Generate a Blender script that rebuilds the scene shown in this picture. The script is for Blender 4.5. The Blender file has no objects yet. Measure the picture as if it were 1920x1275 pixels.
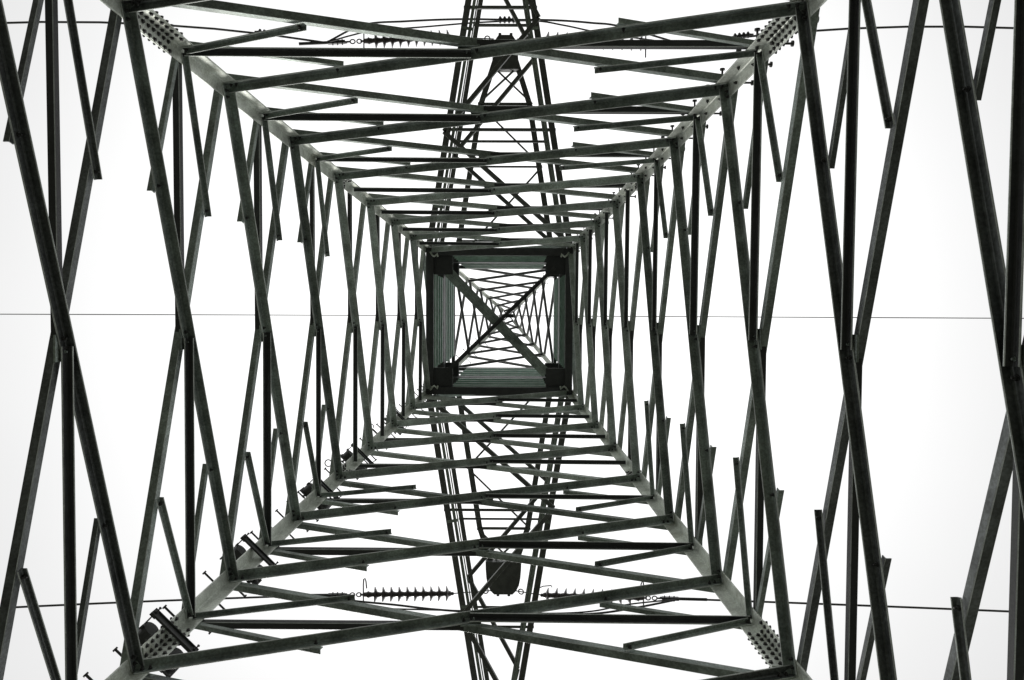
import bpy, bmesh, math, random
from mathutils import Vector, Matrix
random.seed(7)
S = bpy.context.scene
COL = S.collection

# ------------------------------------------------------------------ camera
CAMH = 1.6
cam_d = bpy.data.cameras.new('camera'); cam = bpy.data.objects.new('camera', cam_d); COL.objects.link(cam)
cam_d.sensor_width = 36.0; cam_d.lens = 36*1464/1920
cam_d.clip_start = 0.05; cam_d.clip_end = 3000
R = Matrix(((0.9999714, -0.0041531, 0.0063193), (0.0043867, 0.9992902, -0.0374146), (-0.0061594, 0.0374413, 0.9992798)))
right, down, fwd = R[0], R[1], R[2]
cm = Matrix((right, -down, -fwd)).transposed().to_4x4()
cm.translation = Vector((0.678, -0.416, CAMH))
cam.matrix_world = cm
S.camera = cam
S.render.resolution_x = 1024; S.render.resolution_y = 680
S.view_settings.view_transform = 'Standard'; S.view_settings.look = 'None'
S.view_settings.exposure = 0.0; S.view_settings.gamma = 1.0; S.view_settings.use_curve_mapping = False

# ------------------------------------------------------------------ overcast sky
SUN_EL, SUN_AZ = math.radians(46), math.radians(-20)
W = bpy.data.worlds.new('World'); S.world = W; W.use_nodes = True
nt = W.node_tree; nt.nodes.clear()
def N(t, **k):
    n = nt.nodes.new(t)
    for a, v in k.items(): setattr(n, a, v)
    return n
out = N('ShaderNodeOutputWorld'); bg = N('ShaderNodeBackground'); bg.inputs['Strength'].default_value = 0.1
sky = N('ShaderNodeTexSky', sky_type='NISHITA', sun_disc=False, sun_elevation=SUN_EL, sun_rotation=SUN_AZ)
hs = N('ShaderNodeHueSaturation'); hs.inputs['Saturation'].default_value = 0.06
tc = N('ShaderNodeTexCoord'); sp = N('ShaderNodeSeparateXYZ')
mr = N('ShaderNodeMapRange'); mr.inputs['From Min'].default_value = 0.0; mr.inputs['From Max'].default_value = 1.0
mr.inputs['To Min'].default_value = 7.6; mr.inputs['To Max'].default_value = 17.0
pw = N('ShaderNodeMath', operation='POWER'); pw.inputs[1].default_value = 9.0
nz = N('ShaderNodeTexNoise'); nz.inputs['Scale'].default_value = 2.2; nz.inputs['Detail'].default_value = 3
nm = N('ShaderNodeMapRange'); nm.inputs['To Min'].default_value = 0.94; nm.inputs['To Max'].default_value = 1.06
mu = N('ShaderNodeMath', operation='MULTIPLY')
cmb = N('ShaderNodeCombineColor'); mix = N('ShaderNodeMix', data_type='RGBA'); mix.inputs['Factor'].default_value = 0.93
L = nt.links.new
L(tc.outputs['Generated'], sp.inputs[0]); L(sp.outputs['Z'], pw.inputs[0]); L(pw.outputs[0], mr.inputs['Value'])
L(tc.outputs['Generated'], nz.inputs['Vector']); L(nz.outputs['Fac'], nm.inputs['Value'])
L(mr.outputs['Result'], mu.inputs[0]); L(nm.outputs['Result'], mu.inputs[1])
for i in range(3): L(mu.outputs[0], cmb.inputs[i])
L(sky.outputs['Color'], hs.inputs['Color'])
L(hs.outputs['Color'], mix.inputs['A']); L(cmb.outputs['Color'], mix.inputs['B'])
L(mix.outputs['Result'], bg.inputs['Color']); L(bg.outputs[0], out.inputs['Surface'])

sun_d = bpy.data.lights.new('sun', 'SUN'); sun_d.energy = 1.5; sun_d.angle = math.radians(16); sun_d.color = (1, .97, .93)
sun = bpy.data.objects.new('sun', sun_d); COL.objects.link(sun)
sun.rotation_euler = (math.radians(90)-SUN_EL, 0, math.pi-SUN_AZ)

# ------------------------------------------------------------------ materials
def mat(name, col, var=0.35, rough=0.55, metal=0.0, scale=6.0, speck=0.25, lichen=0, bump=0.15):
    m = bpy.data.materials.new(name); m.use_nodes = True; t = m.node_tree
    b = t.nodes['Principled BSDF']; b.inputs['Roughness'].default_value = rough; b.inputs['Metallic'].default_value = metal
    g = t.nodes.new('ShaderNodeTexCoord')
    n1 = t.nodes.new('ShaderNodeTexNoise'); n1.inputs['Scale'].default_value = scale; n1.inputs['Detail'].default_value = 6; n1.inputs['Roughness'].default_value = .65
    n2 = t.nodes.new('ShaderNodeTexNoise'); n2.inputs['Scale'].default_value = scale*14; n2.inputs['Detail'].default_value = 3
    t.links.new(g.outputs['Object'], n1.inputs['Vector']); t.links.new(g.outputs['Object'], n2.inputs['Vector'])
    mx = t.nodes.new('ShaderNodeMix'); mx.data_type = 'RGBA'
    r = t.nodes.new('ShaderNodeMapRange'); r.inputs['From Min'].default_value = .35; r.inputs['From Max'].default_value = .68
    t.links.new(n1.outputs['Fac'], r.inputs['Value']); t.links.new(r.outputs['Result'], mx.inputs['Factor'])
    mx.inputs['A'].default_value = (*[c*(1-var) for c in col], 1); mx.inputs['B'].default_value = (*[c*(1+var) for c in col], 1)
    if lichen:
        n3 = t.nodes.new('ShaderNodeTexNoise'); n3.inputs['Scale'].default_value = 1.1; n3.inputs['Detail'].default_value = 7; n3.inputs['Roughness'].default_value = .75
        t.links.new(g.outputs['Object'], n3.inputs['Vector'])
        r4 = t.nodes.new('ShaderNodeMapRange'); r4.inputs['From Min'].default_value = .5; r4.inputs['From Max'].default_value = .72; r4.inputs['To Max'].default_value = lichen
        t.links.new(n3.outputs['Fac'], r4.inputs['Value'])
        ml = t.nodes.new('ShaderNodeMix'); ml.data_type = 'RGBA'; t.links.new(r4.outputs['Result'], ml.inputs['Factor'])
        t.links.new(mx.outputs['Result'], ml.inputs['A']); ml.inputs['B'].default_value = (.20, .21, .12, 1); mx = ml
    mx2 = t.nodes.new('ShaderNodeMix'); mx2.data_type = 'RGBA'; mx2.blend_type = 'MULTIPLY'
    r2 = t.nodes.new('ShaderNodeMapRange'); r2.inputs['From Min'].default_value = .42; r2.inputs['From Max'].default_value = .6
    r2.inputs['To Min'].default_value = speck; r2.inputs['To Max'].default_value = 0
    t.links.new(n2.outputs['Fac'], r2.inputs['Value']); t.links.new(r2.outputs['Result'], mx2.inputs['Factor'])
    t.links.new(mx.outputs['Result'], mx2.inputs['A']); mx2.inputs['B'].default_value = (.35, .33, .3, 1)
    oi = t.nodes.new('ShaderNodeObjectInfo'); rr = t.nodes.new('ShaderNodeMapRange'); rr.inputs['To Min'].default_value = .78; rr.inputs['To Max'].default_value = 1.18
    t.links.new(oi.outputs['Random'], rr.inputs['Value'])
    hv = t.nodes.new('ShaderNodeHueSaturation'); t.links.new(rr.outputs['Result'], hv.inputs['Value']); t.links.new(mx2.outputs['Result'], hv.inputs['Color'])
    t.links.new(hv.outputs['Color'], b.inputs['Base Color'])
    r3 = t.nodes.new('ShaderNodeMapRange'); r3.inputs['To Min'].default_value = max(0, rough-.15); r3.inputs['To Max'].default_value = min(1, rough+.2)
    t.links.new(n1.outputs['Fac'], r3.inputs['Value']); t.links.new(r3.outputs['Result'], b.inputs['Roughness'])
    if bump:
        bp = t.nodes.new('ShaderNodeBump'); bp.inputs['Strength'].default_value = bump; bp.inputs['Distance'].default_value = .01
        t.links.new(n2.outputs['Fac'], bp.inputs['Height']); t.links.new(bp.outputs['Normal'], b.inputs['Normal'])
    return m
M_LEG = mat('pale_galvanised_steel', (.74, .79, .72), .25, .38, .35, 2.5, .3, .8)
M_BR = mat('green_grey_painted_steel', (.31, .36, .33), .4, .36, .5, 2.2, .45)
M_BR0 = mat('vignette_dark_base_steel', (.15, .163, .16), .4, .34, .5, 2.2, .45)  # vignette darkening of the lowest panels put into the colour
M_BR2 = mat('bloom_pale_steel', (.52, .585, .545), .32, .38, .5, 2.2, .4)  # sky bloom over the upper bracing put into the colour; panel strips share it
M_HEEL = mat('highlit_steel_edge', (.62, .66, .63), .25, .35, .4, 6)  # painted highlight along heel and toe edges
M_DK = mat('near_black_steel', (.04, .042, .042), .3, .45, 0, 4, .3)  # near-black tone shared by struts, waist frames, clamps and line fittings
M_PANEL = mat('ribbed_panel_steel', (.44, .60, .52), .2, .5, 0, 3)
M_ARM = mat('grey_arm_steel', (.11, .115, .11), .3, .5, 0, 3)
M_BOLT = mat('bolt_steel', (.05, .05, .048), .3, .45, .2, 10)
M_INS = mat('glazed_insulator', (.07, .06, .06), .2, .25, 0, 5, .1, bump=0)
M_WIRE = mat('aluminium_cable', (.05, .05, .05), .2, .6, 0, 5, bump=0)
M_GRASS = mat('dry_gravel_and_grass', (.08, .085, .065), .4, .95, 0, 1.5, .5)
M_CONC = mat('concrete', (.3, .29, .27), .2, .9, 0, 3)

# ------------------------------------------------------------------ mesh helpers
def link(name, bm, m, parent=None, smooth=False):
    bmesh.ops.recalc_face_normals(bm, faces=bm.faces)
    me = bpy.data.meshes.new(name); bm.to_mesh(me); bm.free()
    me.materials.append(m)
    if any(p.material_index == 2 for p in me.polygons):
        me.materials.append(M_BOLT); me.materials.append(M_HEEL)
    if smooth:
        for p in me.polygons: p.use_smooth = True
    o = bpy.data.objects.new(name, me); COL.objects.link(o)
    if parent: o.parent = parent
    return o
def begin_bolts(bm): return len(bm.faces)
def link2(name, bm, m, m2, nface, parent=None):
    bm.faces.ensure_lookup_table()
    for f in bm.faces[nface:]: f.material_index = 1
    o = link(name, bm, m, parent)
    if len(o.data.materials) < 2: o.data.materials.append(m2)
    return o
def prism(bm, prof, p0, p1, u, v, edges=False):
    a = [bm.verts.new(p0+u*x+v*y) for x, y in prof]; b = [bm.verts.new(p1+u*x+v*y) for x, y in prof]
    n = len(prof)
    for i in range(n):
        f = bm.faces.new((a[i], a[(i+1) % n], b[(i+1) % n], b[i]))
        if edges and i in (1, 2, 3, 8, 9, 10, 12): f.material_index = 2  # narrow edge faces take the painted highlight
    # caps of an L: split so they stay planar and simple
    bm.faces.new(a[::-1]); bm.faces.new(b)
def lprof(b, t):
    c = t*.4; r = t*1.0
    return [(c, 0), (b-c*.4, 0), (b, c*.4), (b, t-c), (b-c, t), (t+r, t), (t+r*.3, t+r*.3), (t, t+r), (t, b-c), (t-c, b), (c*.4, b), (0, b-c*.4), (0, c)]
def angle(bm, p0, p1, vdir, b, t, edge=-1, ext0=0, ext1=0, shift=None, highlit=True):
    """rolled steel angle; vdir = way the outstanding flange points; edge -1: flat flange hangs below the heel, +1: above"""
    p0 = Vector(p0); p1 = Vector(p1); d = (p1-p0).normalized()
    v = (vdir - d*vdir.dot(d)).normalized(); u = d.cross(v).normalized()
    if (u.z < 0) != (edge < 0): u = -u
    s = -b*.5 if shift is None else shift
    prism(bm, lprof(b, t), p0-d*ext0+u*s, p1+d*ext1+u*s, u, v, highlit)
    return u, v, d
def box(bm, c, x, y, z, sx, sy, sz):
    c = Vector(c); vs = [bm.verts.new(c+x*(i*sx/2)+y*(j*sy/2)+z*(k*sz/2)) for i in (-1, 1) for j in (-1, 1) for k in (-1, 1)]
    for f in ((0, 1, 3, 2), (4, 6, 7, 5), (0, 4, 5, 1), (2, 3, 7, 6), (0, 2, 6, 4), (1, 5, 7, 3)): bm.faces.new([vs[i] for i in f])
def basis(d):
    d = d.normalized(); a = Vector((0, 0, 1)) if abs(d.z) < .9 else Vector((1, 0, 0))
    x = d.cross(a).normalized(); return x, d.cross(x).normalized()
def cyl(bm, p0, p1, r, n=8, r1=None):
    p0 = Vector(p0); p1 = Vector(p1); x, y = basis(p1-p0); r1 = r if r1 is None else r1
    a = [bm.verts.new(p0+(x*math.cos(6.28318*i/n)+y*math.sin(6.28318*i/n))*r) for i in range(n)]
    b = [bm.verts.new(p1+(x*math.cos(6.28318*i/n)+y*math.sin(6.28318*i/n))*r1) for i in range(n)]
    for i in range(n): bm.faces.new((a[i], a[(i+1) % n], b[(i+1) % n], b[i]))
    bm.faces.new(a[::-1]); bm.faces.new(b)
def lathe(bm, p0, d, prof, n=20):
    d = d.normalized(); x, y = basis(d); rings = []
    for s, r in prof:
        rings.append([bm.verts.new(p0+d*s+(x*math.cos(6.28318*i/n)+y*math.sin(6.28318*i/n))*max(r, .001)) for i in range(n)])
    for a, b in zip(rings, rings[1:]):
        for i in range(n): bm.faces.new((a[i], a[(i+1) % n], b[(i+1) % n], b[i]))
    bm.faces.new(rings[0][::-1]); bm.faces.new(rings[-1])
def tube(bm, pts, r, n=6):
    pts = [Vector(p) for p in pts]; rings = []
    for i, p in enumerate(pts):
        d = pts[min(i+1, len(pts)-1)]-pts[max(i-1, 0)]; x, y = basis(d)
        rings.append([bm.verts.new(p+(x*math.cos(6.28318*k/n)+y*math.sin(6.28318*k/n))*r) for k in range(n)])
    for a, b in zip(rings, rings[1:]):
        for i in range(n): bm.faces.new((a[i], a[(i+1) % n], b[(i+1) % n], b[i]))
    bm.faces.new(rings[0][::-1]); bm.faces.new(rings[-1])
def bolt(bm, p, n, r=.026, h=.024, nut=True):
    """hex head standing on a plate at p along n"""
    p = Vector(p)
    cyl(bm, p, p+n*.006, r*1.35, 10); cyl(bm, p+n*.006, p+n*(.006+h), r, 6)
    if nut: cyl(bm, p+n*(.006+h), p+n*(.006+h*1.9), r*.55, 8)
def tag(o, label, cat, group=None, kind=None):
    if label: o['label'] = label
    if cat: o['category'] = cat
    if group: o['group'] = group
    if kind: o['kind'] = kind
    return o
def empty(name, loc=(0, 0, 0)):
    o = bpy.data.objects.new(name, None); o.location = loc; COL.objects.link(o); return o

# ------------------------------------------------------------------ ground
bm = bmesh.new(); rg = 1500
rings = [[bm.verts.new((0, 0, 0))]]
for k, rr in enumerate((6, 15, 40, 120, 400, 1500)):
    rings.append([bm.verts.new((rr*math.cos(6.28318*i/32), rr*math.sin(6.28318*i/32), random.uniform(-.05, .0)*(1 if k else 0))) for i in range(32)])
for i in range(32): bm.faces.new((rings[0][0], rings[1][i], rings[1][(i+1) % 32]))
for a, b in zip(rings[1:], rings[2:]):
    for i in range(32): bm.faces.new((a[i], b[i], b[(i+1) % 32], a[(i+1) % 32]))
tag(link('ground', bm, M_GRASS), None, None, kind='structure')

# ------------------------------------------------------------------ tower geometry
K = .0725                                    # taper of each side
Z = {-4: -1.35, -3: 2.3, -2: 4.784, -1: 7.309, 0: 9.935, 1: 12.769, 2: 15.699, 3: 18.619, 4: 21.504, 5: 24.333, 6: 27.165, 7: 30.022}
def half(z): return 5.03-K*z                    # z measured from the camera height
def P(x, y, z): return Vector((x, y, z+CAMH))
CORN = [(-1, -1), (-1, 1), (1, 1), (1, -1)]  # photo's top left, bottom left, bottom right, top right
def cz(i, z): w = half(z); return P(CORN[i][0]*w, CORN[i][1]*w, z)
def faceN(i):                                # inward normal of the face between corner i and i+1
    a, b = CORN[i], CORN[(i+1) % 4]; m = Vector((-(a[0]+b[0])/2, -(a[1]+b[1])/2, -K)); return m.normalized()
def crossz(a, b): wa, wb = half(a), half(b); return a+(b-a)*wa/(wa+wb)

tower = empty('transmission_tower', (0, 0, 0))
tag(tower, 'tall green grey lattice steel transmission tower seen from inside its base looking up', 'transmission tower')

# legs ---------------------------------------------------------------
FL, FT = .235, .024
legs = []
ZTOP = 42.6
WB = half(Z[7])
for i, (sx, sy) in enumerate(CORN):
    bm = bmesh.new()
    def seg(p0, p1, b, t):
        ux = Vector((-sx, 0, 0)); uy = Vector((0, -sy, 0))
        prof = lprof(b, t)
        a = [bm.verts.new(p0+ux*x+uy*y) for x, y in prof]; c = [bm.verts.new(p1+ux*x+uy*y) for x, y in prof]
        n = len(prof)
        for k in range(n): bm.faces.new((a[k], a[(k+1) % n], c[(k+1) % n], c[k]))
        bm.faces.new(a[::-1]); bm.faces.new(c)
    seg(cz(i, -1.45), cz(i, Z[3]+.25), FL, FT)
    seg(cz(i, Z[3]+.252), cz(i, Z[7]), FL*.93, FT)
    seg(P(sx*WB, sy*WB, Z[7]+.002), P(sx*WB, sy*WB, ZTOP), FL*.93, FT)
    lg = link('leg', bm, M_LEG, tower); legs.append(lg)
    bm = bmesh.new(); c = cz(i, -1.45)
    lathe(bm, Vector((c.x-sx*.1, c.y-sy*.1, -.3)), Vector((0, 0, 1)), [(0, .5), (.5, .45), (.55, .38)], 20)
    link('foundation', bm, M_CONC, tower)
    # splices with their bolt fields
    for (zl, z0, z1, rows, cols, bb) in ((0, Z[0]+.22, Z[0]+1.12, 7, 2, .205), (3, Z[3]+.12, Z[3]+.75, 4, 3, .19), (-2, Z[-2]+.3, Z[-2]+1.1, 6, 2, .205)):
        bm = bmesh.new(); pt = .018
        p0 = cz(i, z0); p1 = cz(i, z1)
        ux = Vector((-sx, 0, 0)); uy = Vector((0, -sy, 0)); off = FT+.001
        prof = [(off+x, off+y) for x, y in lprof(bb, pt)]
        a = [bm.verts.new(p0+ux*x+uy*y) for x, y in prof]; c = [bm.verts.new(p1+ux*x+uy*y) for x, y in prof]
        n = len(prof)
        for k in range(n): bm.faces.new((a[k], a[(k+1) % n], c[(k+1) % n], c[k]))
        bm.faces.new(a[::-1]); bm.faces.new(c)
        # outer cover plates
        mid = (p0+p1)/2; ax = (p1-p0).normalized()
        box(bm, mid+ux*.12-uy*.0105, ax, ux, uy, (p1-p0).length, .2, .018)
        box(bm, mid+uy*.12-ux*.0105, ax, uy, ux, (p1-p0).length, .2, .018)
        nf = len(bm.faces)
        for r in range(rows):
            for c_ in range(cols):
                f = (r+.5+(.12 if c_ % 2 else -.12))/rows
                q = p0.lerp(p1, min(.96, max(.04, f))); d = off+.075+c_*(.115/max(1, cols-1))
                bolt(bm, q+ux*d+uy*(off+pt-.001), uy, .024, .022, False)
                bolt(bm, q+uy*d+ux*(off+pt-.001), ux, .024, .022, False)
                cyl(bm, q+ux*d-uy*.0185, q+ux*d-uy*.038, .024, 6); cyl(bm, q+uy*d-ux*.0185, q+uy*d-ux*.038, .024, 6)
        link2('splice_plate', bm, M_LEG, M_BOLT, nf, lg)

# panels ---------------------------------------------------------------
BW = {-4: .11, -3: .11, -2: .112, -1: .12, 0: .133, 1: .15, 2: .15, 3: .165, 4: .175, 5: .18, 6: .185}
gid = 0
for i in range(4):
    j = (i+1) % 4; n = faceN(i)
    tdir = (cz(j, 10)-cz(i, 10)).normalized()
    for lv in range(-4, 7):
        z0, z1 = Z[lv], Z[lv+1]; b = BW[lv]; t = .017; MB = M_BR2 if lv >= 3 else (M_BR if lv >= 0 else M_BR0)  # tone steps by height: vignette and bloom painted into the steel
        zc = crossz(z0, z1)
        IN = .0265; OUT = -.0025
        ins = .11                                   # members start on the leg's flange, not on its heel
        a0 = cz(i, z0)+tdir*ins; a1 = cz(i, z1)+tdir*ins; b0 = cz(j, z0)-tdir*ins; b1 = cz(j, z1)-tdir*ins
        am = cz(i, zc)+tdir*ins; bmid = cz(j, zc)-tdir*ins
        X = (cz(i, zc)+cz(j, zc))/2
        # inner diagonal rises from corner i to corner j
        bm = bmesh.new()
        u, v, d = angle(bm, a0+n*IN, b1+n*IN, n, b, t, -1, .06, .06)
        A0, A1 = a0+n*IN, b1+n*IN
        nf = len(bm.faces)
        if lv >= -2:
            XA = A0+d*((X-A0).dot(d))
            for q in (A0+d*.03, A0+d*.13, A1-d*.03, A1-d*.13, XA-d*.09, XA+d*.05): bolt(bm, q+n*(t-.001), n, .021, .024)
            if lv <= 2:
                for f in (.257, .768): bolt(bm, A0.lerp(A1, f)+n*(t-.001), n, .02, .022)
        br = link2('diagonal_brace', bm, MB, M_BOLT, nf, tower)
        # outer diagonal rises from corner j to corner i
        bm = bmesh.new()
        angle(bm, b0+n*OUT, a1+n*OUT, -n, b*(.88 if lv < 1 else .75), t*.9, 1, .06, .06)
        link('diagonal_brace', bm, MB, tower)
        B0, B1 = b0+n*OUT, a1+n*OUT
        if lv < -3: continue
        # mid height strut in two halves, one outside and one inside the face
        sb = b*(.76 if lv < 2 else .6)
        bm = bmesh.new()
        angle(bm, am+n*OUT, X-tdir*.04+n*(OUT), -n, sb, .017, 1, .05, 0, shift=-sb*.5+.02)
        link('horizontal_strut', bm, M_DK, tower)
        bm = bmesh.new()
        dl = Vector((0, 0, 1))*.02
        angle(bm, X+tdir*.02+n*(IN+t+.002)-dl, bmid+n*IN-dl, n, sb, .017, -1, .02, .05)
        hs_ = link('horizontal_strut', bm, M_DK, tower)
        # gusset behind the crossing
        bm = bmesh.new(); up = n.cross(tdir)
        box(bm, X+n*.0125+tdir*.02, tdir, up, n, .3, .24, .024)
        bolt(bm, X+tdir*.06+n*.04-dl, n, .02)
        for q in (-.07, .07): cyl(bm, X+tdir*(.02+q)-n*.002+up*q*.5, X+tdir*(.02+q)-n*.035+up*q*.5, .02, 6)
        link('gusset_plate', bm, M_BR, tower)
        if -2 <= lv <= 2:
            rb = b*.58
            for (leg, brace, side) in ((am, A0.lerp(A1, .257), 'o'), (am, B0.lerp(B1, .748), 'i'), (bmid, B0.lerp(B1, .237), 'i'), (bmid, A0.lerp(A1, .768), 'o')):
                bm = bmesh.new()
                base = X+n*(FT+.003 if side == 'i' else -.0035)
                def onp(q): return q-n*((q-base).dot(n))
                q0, q1 = onp(leg), onp(brace)
                dz = Vector((0, 0, 0.03 if q1.z > q0.z else -.03))
                if side == 'i': uu, vv, dd = angle(bm, q0+dz, q1, n, rb, .013, -1, .03, .09)
                else: uu, vv, dd = angle(bm, q0+dz, q1, -n, rb, .013, 1, .03, .09)
                nf = len(bm.faces)
                if side == 'i': bolt(bm, q1+n*.012, n, .02); bolt(bm, q0+dz+n*.012, n, .02)
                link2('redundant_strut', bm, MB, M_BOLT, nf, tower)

# step bolts ---------------------------------------------------------------
z = 5.0; k = 0
while z < 40:
    c = cz(3, z) if z < Z[7] else P(WB, -WB, z); bm = bmesh.new()
    if k % 2: p = c+Vector((-.13, -.003, 0)); d = Vector((0, -1, 0))
    else: p = c+Vector((.003, .13, 0)); d = Vector((1, 0, 0))
    cyl(bm, p, p+d*.2, .017, 10); cyl(bm, p+d*.2, p+d*.228, .042, 12); cyl(bm, p+d*.0, p+d*.02, .026, 6)
    pi = p-d*.028; cyl(bm, pi, pi-d*.03, .026, 6); cyl(bm, pi-d*.03, pi-d*.05, .013, 6)
    link('step_bolt', bm, M_BOLT, legs[3])
    z += .37; k += 1
z = 5.1; k = 0
D = Vector((1, 1, 0)).normalized()
while z < 40:
    c = (cz(1, z) if z < Z[7] else P(-WB, WB, z)); bm = bmesh.new()
    sgn = 1 if k % 2 else -1; p = c+Vector((-.012, .012, 0)); e = p+D*(sgn*.36)
    cyl(bm, p-D*sgn*.06, e, .017, 10); cyl(bm, e, e+D*sgn*.026, .036, 12)
    link('step_bolt', bm, M_BOLT, legs[1])
    z += .31; k += 1

# cable clamp brackets on the bottom left leg --------------------------------
OUTD = Vector((-1, 1, 0)).normalized(); UP = Vector((0, 0, 1))
for zc_, sc in ((10.75, 1), (13.7, .97), (17.5, .95), (20.5, .93), (25.2, .9)):
    c = cz(1, zc_)
    bm = bmesh.new(); q = c-OUTD*.2
    box(bm, q, D, OUTD, UP, .84*sc, .035, .1); 
    box(bm, q-OUTD*.002+UP*.05, D, OUTD, UP, .84*sc, .09, .012)
    for s_ in (-1, 1): box(bm, q+D*s_*.37*sc, D, OUTD, UP, .1, .05, .13)
    cb = link('clamp_bracket', bm, M_DK, tower)
    for s_ in (-1, 1):
        e = q+D*s_*.375*sc
        bm = bmesh.new(); cyl(bm, e-OUTD*.12, e+OUTD*.42, .011, 8); cyl(bm, e-OUTD*.05, e-OUTD*.03, .028, 6); cyl(bm, e-OUTD*.12, e-OUTD*.105, .02, 6)
        link('threaded_rod', bm, M_BOLT, cb)
        bm = bmesh.new(); f = e+OUTD*.3-D*s_*.12
        cyl(bm, f-OUTD*.12, f+OUTD*.09, .12, 20); box(bm, f+OUTD*.1, D, OUTD, UP, .31, .022, .3)
        cyl(bm, f+OUTD*.11, f+OUTD*.2, .022, 8); cyl(bm, f+OUTD*.19, f+OUTD*.215, .045, 6)
        link('cable_sleeve', bm, M_DK, cb)
# loose ring hooks beside that leg
for zc_ in (19.3, 23.4):
    c = cz(1, zc_)-D*.36+OUTD*.1; bm = bmesh.new()
    pts = [c+D*.3]+[c+D*.05]+[c-D*.07+Vector((D.x*math.cos(a), D.y*math.cos(a), 0))*.085+OUTD*(math.sin(a)*.085)  for a in [x*.45 for x in range(0, 14)]]
    tube(bm, pts, .014, 8); link('ring_hook', bm, M_BOLT, tower)
# perforated number strip
c = cz(1, 24.1); bm = bmesh.new()
box(bm, c+Vector((-.02, -1.15, .1)), Vector((0, 1, 0)), Vector((1, 0, 0)), UP, .9, .012, .07)
link('perforated_strip', bm, M_ARM, tower)

# ------------------------------------------------------------------ waist: two tiers of ribbed panels
WX = Vector((1, 0, 0)); WY = Vector((0, 1, 0))
def rect_ring(name, z, w_out, w_in, th, m, nib=0):
    """four flat girders round a square, butted at the corners"""
    for i in range(4):
        bm = bmesh.new(); c = (w_out+w_in)/2; wd = w_out-w_in
        if i % 2 == 0: box(bm, P((-1 if i == 0 else 1)*c, 0, z), WX, WY, UP, wd, w_in*2-.004, th)
        else: box(bm, P(0, (-1 if i == 1 else 1)*c, z), WX, WY, UP, w_out*2, wd, th)
        link(name, bm, m, tower)
rect_ring('waist_girder', Z[7]+.10, WB-.03, 2.535, .18, M_DK)  # shade of the girder undersides put into the near-black colour
GS = .80
for tier, (za, zb, wa, wb_, gz, gsz) in enumerate(((30.35, 34.25, 2.53, 2.53, 30.25, .72), (35.7, 41.3, 2.58, 2.62, 35.5, .62))):
    for i in range(4):
        bm = bmesh.new(); ax = [WX, WY, WX, WY][i]; s_ = [-1, -1, 1, 1][i]; al = [WY, WX, WY, WX][i]
        nr = 4; Lh = 1.83 if tier == 0 else 1.98
        box(bm, P(0, 0, (za+zb)/2-.03)+ax*(s_*((wa+wb_)/2+.085)), al, ax, UP, Lh*2-.02, .03, zb-za-.05)
        for r in range(nr):
            z0 = za+(zb-za)*r/nr; z1 = za+(zb-za)*(r+1)/nr-.07; w = wa+(wb_-wa)*(r+.5)/nr
            # one pressed rib: flat web with lipped edges
            cpos = P(0, 0, (z0+z1)/2)+ax*(s_*(w+.05))
            box(bm, cpos, al, ax, UP, Lh*2, .03, z1-z0)
            box(bm, P(0, 0, z0+.015)+ax*(s_*(w+.0)), al, ax, UP, Lh*2, .07, .03)
            box(bm, P(0, 0, z1+.02)+ax*(s_*(w+.05)), al, ax, UP, Lh*2-.01, .024, .03)
        nf = len(bm.faces)
        for r in range(nr):
            z1 = za+(zb-za)*(r+1)/nr-.07; w = wa+(wb_-wa)*(r+.5)/nr
            box(bm, P(0, 0, z1-.12)+ax*(s_*(w+.03)), al, ax, UP, Lh*2-.01, .02, .2)
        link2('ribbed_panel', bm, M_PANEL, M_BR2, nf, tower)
    for (sx, sy) in CORN:
        bm = bmesh.new(); wo = WB-.26; 
        inn = wa-gsz
        c = (wo+inn)/2; s2 = wo-inn
        box(bm, P(sx*c, sy*c, gz), WX, WY, UP, s2, s2, .02)
        box(bm, P(sx*(inn+.02), sy*c, gz+.16), WX, WY, UP, .02, s2-.02, .28)
        box(bm, P(sx*(c+.012), sy*(inn+.02), gz+.16), WX, WY, UP, s2-.05, .02, .28)
        link('corner_plate', bm, M_DK, tower)  # plate colour holds the shade of its underside
# closing frames above each tier
rect_ring('waist_girder', 34.85, WB-.03, 2.545, .9, M_DK)
rect_ring('waist_girder', 42.1, WB-.03, 2.66, .5, M_DK)
# outer faces of the waist: an X on each side
for i in range(4):
    (ax_, ay_), (bx_, by_) = CORN[i], CORN[(i+1) % 4]; n = Vector((-(ax_+bx_)/2, -(ay_+by_)/2, 0))
    for za, zb in ((30.3, 36), (36, 42.4)):
        for flip in (0, 1):
            p0 = P(ax_*WB, ay_*WB, zb if flip else za); p1 = P(bx_*WB, by_*WB, za if flip else zb)
            bm = bmesh.new(); o_ = n*(-.003 if flip else -.05)
            angle(bm, p0+o_, p1+o_, -n, .14, .012, 1); link('waist_brace', bm, M_BR, tower)

# plan bracing across the waist
bm = bmesh.new()
p0 = P(-1.98, -1.9, 30.30); p1 = P(1.83, 2.02, 30.30); d = (p1-p0).normalized(); sd = UP.cross(d).normalized()
for q in (-1, 1): angle(bm, p0+sd*(q*.012), p1+sd*(q*.012), UP, .15, .014, -1) if False else box(bm, (p0+p1)/2+sd*q*.1, d, sd, UP, (p1-p0).length, .186, .014)
for q in (-.19, -.0065, .0065, .19): box(bm, (p0+p1)/2+sd*q+UP*.06, d, sd, UP, (p1-p0).length-.02, .01, .1)
for f in [.04, .06, .2, .35, .47, .53, .65, .8, .94, .96]:
    for q in (-.09, .09): bolt(bm, p0.lerp(p1, f)+sd*q-UP*.007, -UP, .022, .02)
link('plan_brace', bm, M_BR, tower)
bm = bmesh.new()
p0 = P(-2.2, 2.12, 30.05); p1 = P(2.12, -2.08, 30.05); d = (p1-p0).normalized(); sd = UP.cross(d).normalized()
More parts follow.
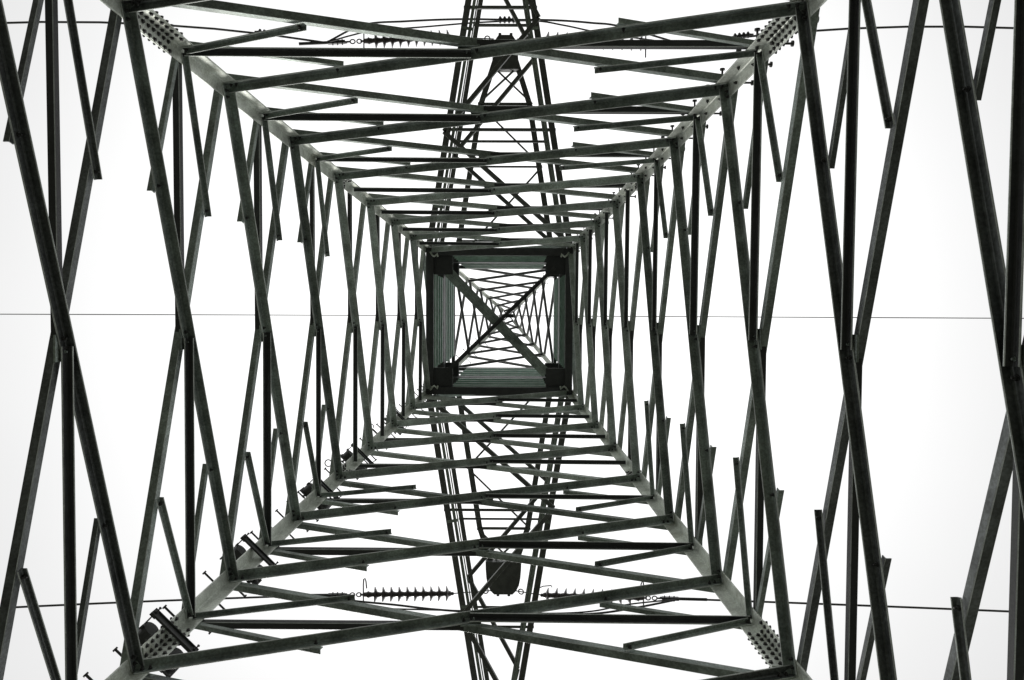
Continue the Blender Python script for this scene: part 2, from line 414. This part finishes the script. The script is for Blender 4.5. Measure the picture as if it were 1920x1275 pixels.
box(bm, (p0+p1)/2, d, sd, UP, (p1-p0).length, .15, .014); box(bm, (p0+p1)/2+sd*.069-UP*.068, d, sd, UP, (p1-p0).length, .014, .12)
for f in (.03, .05, .46, .54, .95, .97): bolt(bm, p0.lerp(p1, f)-UP*.007-sd*.03, -UP, .026, .024)
link('plan_brace', bm, M_DK, tower)
# platform brackets hanging at the four inner corners
for (sx, sy) in CORN:
    bm = bmesh.new(); c = P(sx*(WB-.3), sy*(WB-.28), Z[7]-.05)
    tube(bm, [c+Vector((sx*.1, sy*.08, .04)), c+Vector((sx*.02, -sy*.04, -.05)), c+Vector((-sx*.06, -sy*.1, -.09)), c+Vector((-sx*.12, -sy*.05, -.05)), c+Vector((-sx*.17, sy*.02, -.06)), c+Vector((-sx*.2, -sy*.1, -.02))], .034, 8)
    link('lifting_shackle', bm, M_LEG, tower)

# ------------------------------------------------------------------ upper body
def uw(z): return (5.62-.226*(z-42.5))/2
UZ = [42.6, 47.2, 51.2, 55.4, 59.6, 63.4]
def uc(i, z): w = uw(z); return P(CORN[i][0]*w, CORN[i][1]*w, z)
for i, (sx, sy) in enumerate(CORN):
    bm = bmesh.new(); p0 = uc(i, UZ[0]); p1 = uc(i, UZ[-1]); prof = lprof(.19, .02)
    a = [bm.verts.new(p0+Vector((-sx*x, -sy*y, 0))) for x, y in prof]; c = [bm.verts.new(p1+Vector((-sx*x, -sy*y, 0))) for x, y in prof]
    n_ = len(prof)
    for k in range(n_): bm.faces.new((a[k], a[(k+1) % n_], c[(k+1) % n_], c[k]))
    bm.faces.new(a[::-1]); bm.faces.new(c); link('upper_leg', bm, M_LEG, tower)
    j = (i+1) % 4; n = Vector((-(sx+CORN[j][0])/2, -(sy+CORN[j][1])/2, -.113)).normalized()
    for q in range(len(UZ)-1):
        z0, z1 = UZ[q], UZ[q+1]
        bm = bmesh.new(); angle(bm, uc(i, z0)+n*.022, uc(j, z1)+n*.022, n, .13, .012, -1)
        X = (uc(i, z0)+uc(j, z1))/2; 
        link('upper_brace', bm, M_ARM, tower)
        bm = bmesh.new(); angle(bm, uc(j, z0)-n*.002, uc(i, z1)-n*.002, -n, .13, .012, 1); link('upper_brace', bm, M_ARM, tower)
# step pegs of the upper body
for ci in (1, 3):
    z = 43.0; k = 0
    while z < 60:
        c = uc(ci, z); bm = bmesh.new()
        if ci == 3: d = Vector((1, 0, 0)) if k % 2 else Vector((0, -1, 0))
        else: d = D*(1 if k % 2 else -1)
        cyl(bm, c, c+d*.42, .018, 6); cyl(bm, c+d*.42, c+d*.46, .04, 8); link('upper_step_bolt', bm, M_BOLT, tower)
        z += 1.1; k += 1
# peak plates carrying the earth wire
bm = bmesh.new(); w = uw(63.4)
box(bm, P(0, 0, 63.45), WX, WY, UP, 2*w+.06, .3, .03)
box(bm, P(0, 0, 63.9), WX, WY, UP, .3, .06, .8)
for (sx, sy) in CORN: cyl(bm, P(sx*w*.7, sy*w*.7, 63.4), P(0, 0, 64.4), .05, 8)
link('peak_bracket', bm, M_DK, tower)
# ------------------------------------------------------------------ crossarms
def ax_(y): return WB-.16*(abs(y)-WB)
ZA, ZM, ZU = 30.1, 34.6, 42.5
YT = 19.6
for s in (-1, 1):
    nodes = [WB, 7.25, 11.55, 15.7, YT]
    bm = bmesh.new(); box(bm, P(0, s*(YT+.1), (ZA+ZM)/2+.1), WX, WY, UP, .5, .5, ZM-ZA+.5)
    arm = link('crossarm', bm, M_ARM, tower)
    for zz in (ZA, ZM):
        for y, hb in ([(7.34, .11), (11.95, .11), (15.7, .1)] if zz == ZA else [(7.86 if s < 0 else 8.9, .1), (12.9, .11)]):
            bm = bmesh.new(); w = ax_(y); angle(bm, P(-w, s*y, zz+.02), P(w, s*y, zz+.02), UP, hb, .012, 1)
            link('cross_strut', bm, M_ARM, arm)
    for sx in (-1, 1):
        for zz in (ZA, ZM):
            bm = bmesh.new()
            p0 = P(sx*WB, s*(WB-.1), zz); p1 = P(sx*.15, s*YT, zz)
            d = (p1-p0).normalized(); inw = UP.cross(d).normalized(); inw = inw if inw.x*sx < 0 else -inw
            prism(bm, lprof(.24 if zz == ZA else .2, .022), p0, p1, inw, UP)
            # second angle of the built up chord, set inside with a gap
            link('chord', bm, M_ARM, arm)
            if zz == ZA:
                bm = bmesh.new(); prism(bm, lprof(.12, .016), p0+inw*.29, p1+inw*.29-d*.6, inw, UP)
                prism(bm, lprof(.05, .016), p0+inw*.44, p1+inw*.44-d*.6, inw, UP)
                for f in (.1, .3, .5, .7, .9): box(bm, p0.lerp(p1, f)+inw*.24-UP*.009, d, inw, UP, .12, .4, .016)
                link('chord_flange', bm, M_BR, arm)
    for q in range(4):
        for zz in (ZA, ZM):
            bm = bmesh.new(); side = (s if q % 2 else -s)
            p0 = P(side*ax_(nodes[q]), s*nodes[q], zz-.03); p1 = P(-side*ax_(nodes[q+1]), s*nodes[q+1], zz-.03)
            angle(bm, p0, p1, UP, .17, .014, 1 if q % 2 else -1); link('lacing_bar', bm, M_ARM, arm)
    # upper short arm that carries the insulators
    yk, ye = 11.55, 14.2
    # arm end: curved box body with lugs
    bm = bmesh.new(); prof = []
    for (yy, ww) in ((13.3, .98), (13.7, .97), (14.2, .93), (14.6, .85), (14.9, .7), (15.1, .5)):
        prof.append((yy, ww*(1 if s > 0 else .72)))
    top = []; bot = []
    for zz, lst in ((ZU-.35, bot), (ZU+.25, top)):
        for yy, ww in prof: lst.append(bm.verts.new(P(-ww, s*yy, zz)))
        for yy, ww in prof[::-1]: lst.append(bm.verts.new(P(ww, s*yy, zz)))
    nn = len(top)
    for k in range(nn): bm.faces.new((bot[k], bot[(k+1) % nn], top[(k+1) % nn], top[k]))
    bm.faces.new(bot[::-1]); bm.faces.new(top)
    for q in (-.3, .3): cyl(bm, P(q, s*15.05, ZU), P(q, s*15.3, ZU), .08, 8)
    ua = link('insulator_arm', bm, M_ARM, tower)
    for y, hb in ((4.2, .1), (8.2, .1), (yk, .16)):
        bm = bmesh.new(); w = ax_(y); angle(bm, P(-w, s*y, ZU+.02), P(w, s*y, ZU+.02), UP, hb, .014, 1)
        link('cross_strut', bm, M_ARM, ua)
    for sx in (-1, 1):
        bm = bmesh.new()
        p0 = P(sx*WB, s*(WB-.1), ZU); p1 = P(sx*ax_(yk), s*yk, ZU); p2 = P(sx*.6, s*ye, ZU)
        for a_, b_ in ((p0, p1), (p1, p2)):
            d = (b_-a_).normalized(); inw = UP.cross(d).normalized(); inw = inw if inw.x*sx < 0 else -inw
            prism(bm, lprof(.3, .02), a_, b_, inw, UP)
        link('chord', bm, M_ARM, ua)
    for (y0, y1, sd_) in ((WB, 8.2, 1), (8.2, yk, -1), (yk, 13.6, 1), (yk, 13.6, -1)):
        bm = bmesh.new(); e1 = ax_(y1) if y1 <= yk else .75
        angle(bm, P(sd_*s*ax_(y0), s*y0, ZU-.03), P(-sd_*s*e1, s*y1, ZU-.03), UP, .1, .012, 1); link('lacing_bar', bm, M_ARM, ua)
# ------------------------------------------------------------------ wires, insulators
CAMP = cm.translation
def pix(px, py, z):
    """a point of the place at height z above the camera, found from the survey of the photograph"""
    dr = right*((px-960)/1464)+down*((py-637.5)/1464)+fwd; return CAMP+dr*(z/dr.z)
specs = [
 # attach(inner end), outer end, far wire point, names
 ('top left', (848, 70), (683, 77), (500, 62), (0, 43)),
 ('top right', (1018, 74), (1210, 81), (1390, 67), (1885, 52)),
 ('bottom left', (846, 1113), (682, 1115), (500, 1122), (0, 1140)),
 ('bottom right', (1018, 1116), (1206, 1121), (1420, 1130), (1905, 1147))]
def string(key, pa, pb):
    A = pix(*pa, 42.4); B = pix(*pb, 41.9); d = (B-A).normalized(); Ln = (B-A).length
    x, y = basis(d)
    lab = {'top left': 'dark disc insulator string left of the upper arm, mostly hidden behind a brace',
           'top right': 'dark disc insulator string right of the upper arm, half hidden by a brace',
           'bottom left': 'fully visible dark disc insulator string left of the lower arm with a tall arcing horn',
           'bottom right': 'dark disc insulator string right of the lower arm end box, running behind a diagonal brace'}[key]
    t = empty('insulator_string', A); tag(t, lab, 'insulator', 'insulator strings at the arm ends')
    def kid(name, bm, m, par=t, sm=False):
        o = link(name, bm, m, par, sm)
        if par is t: o.matrix_parent_inverse = Matrix.Translation(-A)
        return o
    bm = bmesh.new()
    sx = 1 if key.endswith('left') else -1
    end = P(sx*-.62, (-1 if 'top' in key else 1)*14.95, 42.35)
    tube(bm, [end, A], .03, 8); lathe(bm, A-d*.15, d, [(0, .05), (.05, .09), (.15, .09), (.2, .05)], 12)
    # eye next to the arm end
    c = end+(A-end).normalized()*.35; dd = (A-end).normalized()
    tube(bm, [c+dd*(.14*math.cos(a))+Vector((0, 1, 0))*(.14*math.sin(a)) for a in [k*.5236 for k in range(13)]], .035, 6)
    kid('link_rod', bm, M_DK)
    nd = 11; st = Ln/nd
    bm = bmesh.new(); prof = [(0, .04)]
    for k in range(nd):
        s0 = k*st; prof += [(s0+.02, .13), (s0+st*.35, .16), (s0+st*.45, .2), (s0+st*.6, .14), (s0+st*.97, .12)]
    prof.append((Ln+.1, .04)); lathe(bm, A, d, prof, 14); kid('cap_and_pin_core', bm, M_INS, t, True)
    for k in range(nd-1 if key != 'top right' else nd):
        c = A+d*(st*(k+.45)); bm = bmesh.new()
        lathe(bm, c, d, [(-.07, .13), (-.04, .22), (0.02, .33), (.05, .405), (.09, .41), (.09, .37), (.08, .25), (.12, .14)], 24); kid('disc', bm, M_INS, t, True)
    # arcing horns
    bm = bmesh.new(); o = A+d*Ln
    sy = -1 if 'top' in key else -1
    Y = Vector((0, 1, 0))
    tube(bm, [o+d*.02+Y*.75, o+d*.02-Y*.55, o-d*.0-Y*.85, o-d*.06-Y*.9, o-d*.12-Y*.75, o-d*.16-Y*.35], .035, 8); kid('arcing_horn', bm, M_DK)
    if key == 'bottom right':
        bm = bmesh.new(); o2 = A+d*.1; tube(bm, [o2-d*.5, o2-d*.5-Y*.3, o2-d*.1-Y*.5, o2+d*.35-Y*.55, o2+d*.4-Y*.45], .03, 8); kid('arcing_horn', bm, M_DK)
    # shackles and dead end clamp
    bm = bmesh.new(); o = A+d*(Ln+.1)
    for q in (0, .35): tube(bm, [o+d*(.16+q)+d*(.13*math.cos(a))+x*(.11*math.sin(a)) for a in [k*.5236 for k in range(13)]], .035, 6)
    cyl(bm, o, o+d*.1, .06, 8); cyl(bm, o+d*.6, o+d*1.1, .05, 8)
    kid('shackle', bm, M_DK)
    bm = bmesh.new(); o = A+d*(Ln+1.1)
    box(bm, o+d*.35, d, x, y, .9, .16, .22); cyl(bm, o+d*.8, o+d*2.3, .085, 10); cyl(bm, o-d*.2-y*.12, o+d*.25-y*.12, .05, 8)
    for q in (.05, .3, .55): cyl(bm, o+d*q-x*.16, o+d*q+x*.16, .03, 6)
    kid('dead_end_clamp', bm, M_DK)
    return A, B, d, Ln, o+d*.9
def damper(parent, c, d, inv):
    bm = bmesh.new(); d = d.normalized()
    prof = [(-.6, .035), (-.42, .05)]
    for k in range(4): s0 = -.42+k*.22; prof += [(s0+.02, .07), (s0+.06, .16), (s0+.13, .17), (s0+.19, .07)]
    prof += [(.5, .05), (.62, .035)]
    lathe(bm, c, d, prof, 14); o = link('vibration_damper', bm, M_DK, parent); o.matrix_parent_inverse = inv; return o
clamps = {}
for key, pa, pb, m1, m2 in specs:
    A, B, d, Ln, cl = string(key, pa, pb); clamps[key] = (cl, d)
    F1 = pix(*m1, 41.2); F2 = pix(*m2, 40.2)
    pts = []
    for k in range(25):          # parabola through clamp, F1, F2, on past the frame
        tt = k/24*4.2
        x_ = cl.x+(F2.x-cl.x)*tt
        f = (x_-cl.x)/(F2.x-cl.x); f1 = (F1.x-cl.x)/(F2.x-cl.x)
        def q3(a, b_, c_): # quadratic through 0:a f1:b 1:c
            B2 = ((c_-a)-(b_-a)/f1)/(1-f1); B1 = (c_-a)-B2
            return a+B1*f+B2*f*f if f <= 1 else c_+(B1+2*B2)*(f-1)*1.0
        y_ = q3(cl.y, F1.y, F2.y); z_ = cl.z+(F2.z-cl.z)*f*1.0 if f <= 1 else F2.z+(F2.z-cl.z)*(f-1)*(1-.09*(f-1))
        pts.append((x_, y_, z_))
    bm = bmesh.new(); tube(bm, pts, .058, 8)
    lab = {'top left': 'thin dark power line running out of the left edge near the top',
           'top right': 'thin dark power line running to the right edge near the top',
           'bottom left': 'thin dark power line running out of the left edge near the bottom',
           'bottom right': 'thin dark power line running to the right edge near the bottom'}[key]
    w = link('power_line', bm, M_WIRE); tag(w, lab, 'power line', 'power lines spanning sideways from the tower')
    if 'top' in key: damper(w, F1+Vector((0, 0, 0)) if False else Vector(pts[0]).lerp(F1, 1.0), Vector(pts[1])-Vector(pts[0]), Matrix())
# jumper loops hanging under the strings
def loop(name, pts, r, lab, grp):
    # Catmull-Rom through surveyed points
    P_ = [Vector(p) for p in pts]; P_ = [P_[0]*2-P_[1]]+P_+[P_[-1]*2-P_[-2]]; o = []
    for k in range(1, len(P_)-2):
        for q in range(8):
            t_ = q/8; a, b_, c_, d_ = P_[k-1], P_[k], P_[k+1], P_[k+2]
            o.append(.5*((2*b_)+(-a+c_)*t_+(2*a-5*b_+4*c_-d_)*t_*t_+(-a+3*b_-3*c_+d_)*t_**3))
    o.append(P_[-2]); bm = bmesh.new(); tube(bm, o, r, 8); w_ = link(name, bm, M_WIRE); tag(w_, lab, 'jumper cable', grp); return w_
G = 'jumper cables looping past the arm ends'
j1 = loop('jumper_cable', [clamps['top left'][0], pix(680, 47, 40.6), pix(760, 40, 39.7), pix(860, 36, 39.3), pix(950, 37, 39.2), pix(1040, 38, 39.3), pix(1110, 43, 39.8), pix(1165, 50, 40.5), clamps['top right'][0]], .055,
     'dark jumper cable with a ribbed damper bowing across the arm near the top', G)
damper(j1, pix(950, 37, 39.2), Vector((1, 0, 0)), Matrix())
loop('jumper_cable', [clamps['top left'][0], pix(660, 66, 41), pix(700, 58, 40.8), pix(800, 50, 40.2), pix(900, 42, 39.8), pix(1000, 39, 39.6), pix(1060, 48, 40), pix(1130, 62, 40.8), clamps['top right'][0]], .045,
     'thinner jumper cable just below the one with the damper, near the top', G)
loop('jumper_cable', [clamps['bottom left'][0], pix(660, 1126, 41.3), pix(740, 1134, 40.6), pix(820, 1143, 40), pix(930, 1150, 39.6), pix(1030, 1152, 39.7), pix(1120, 1150, 40), pix(1200, 1138, 40.8), clamps['bottom right'][0]], .06,
     'thick jumper cable sloping down from the left clamp behind the lower arm', G)
loop('jumper_cable', [clamps['bottom left'][0]+Vector((-.6, .1, 0)), pix(630, 1140, 41.0), pix(700, 1141, 40.4), pix(790, 1143, 40), pix(930, 1147, 39.8), pix(1030, 1150, 39.9), pix(1110, 1146, 40.2), pix(1180, 1133, 40.9), clamps['bottom right'][0]], .045,
     'thin flatter jumper cable along the bottom edge of the lower insulator strings', G)
# earth wire over the peak
bm = bmesh.new(); pts = []
a_, b_, c_ = pix(-20, 589, 62.5), P(0, 0, 64.35), pix(1940, 597, 62.5)
for q in range(-6, 1): pts.append(b_+(a_-b_)*(-q*.55))
for q in range(1, 7): pts.append(b_+(c_-b_)*(q*.55))
tube(bm, pts, .036, 6)
tag(link('earth_wire', bm, M_WIRE), 'thin single wire crossing sideways behind the whole tower at the centre', 'wire')
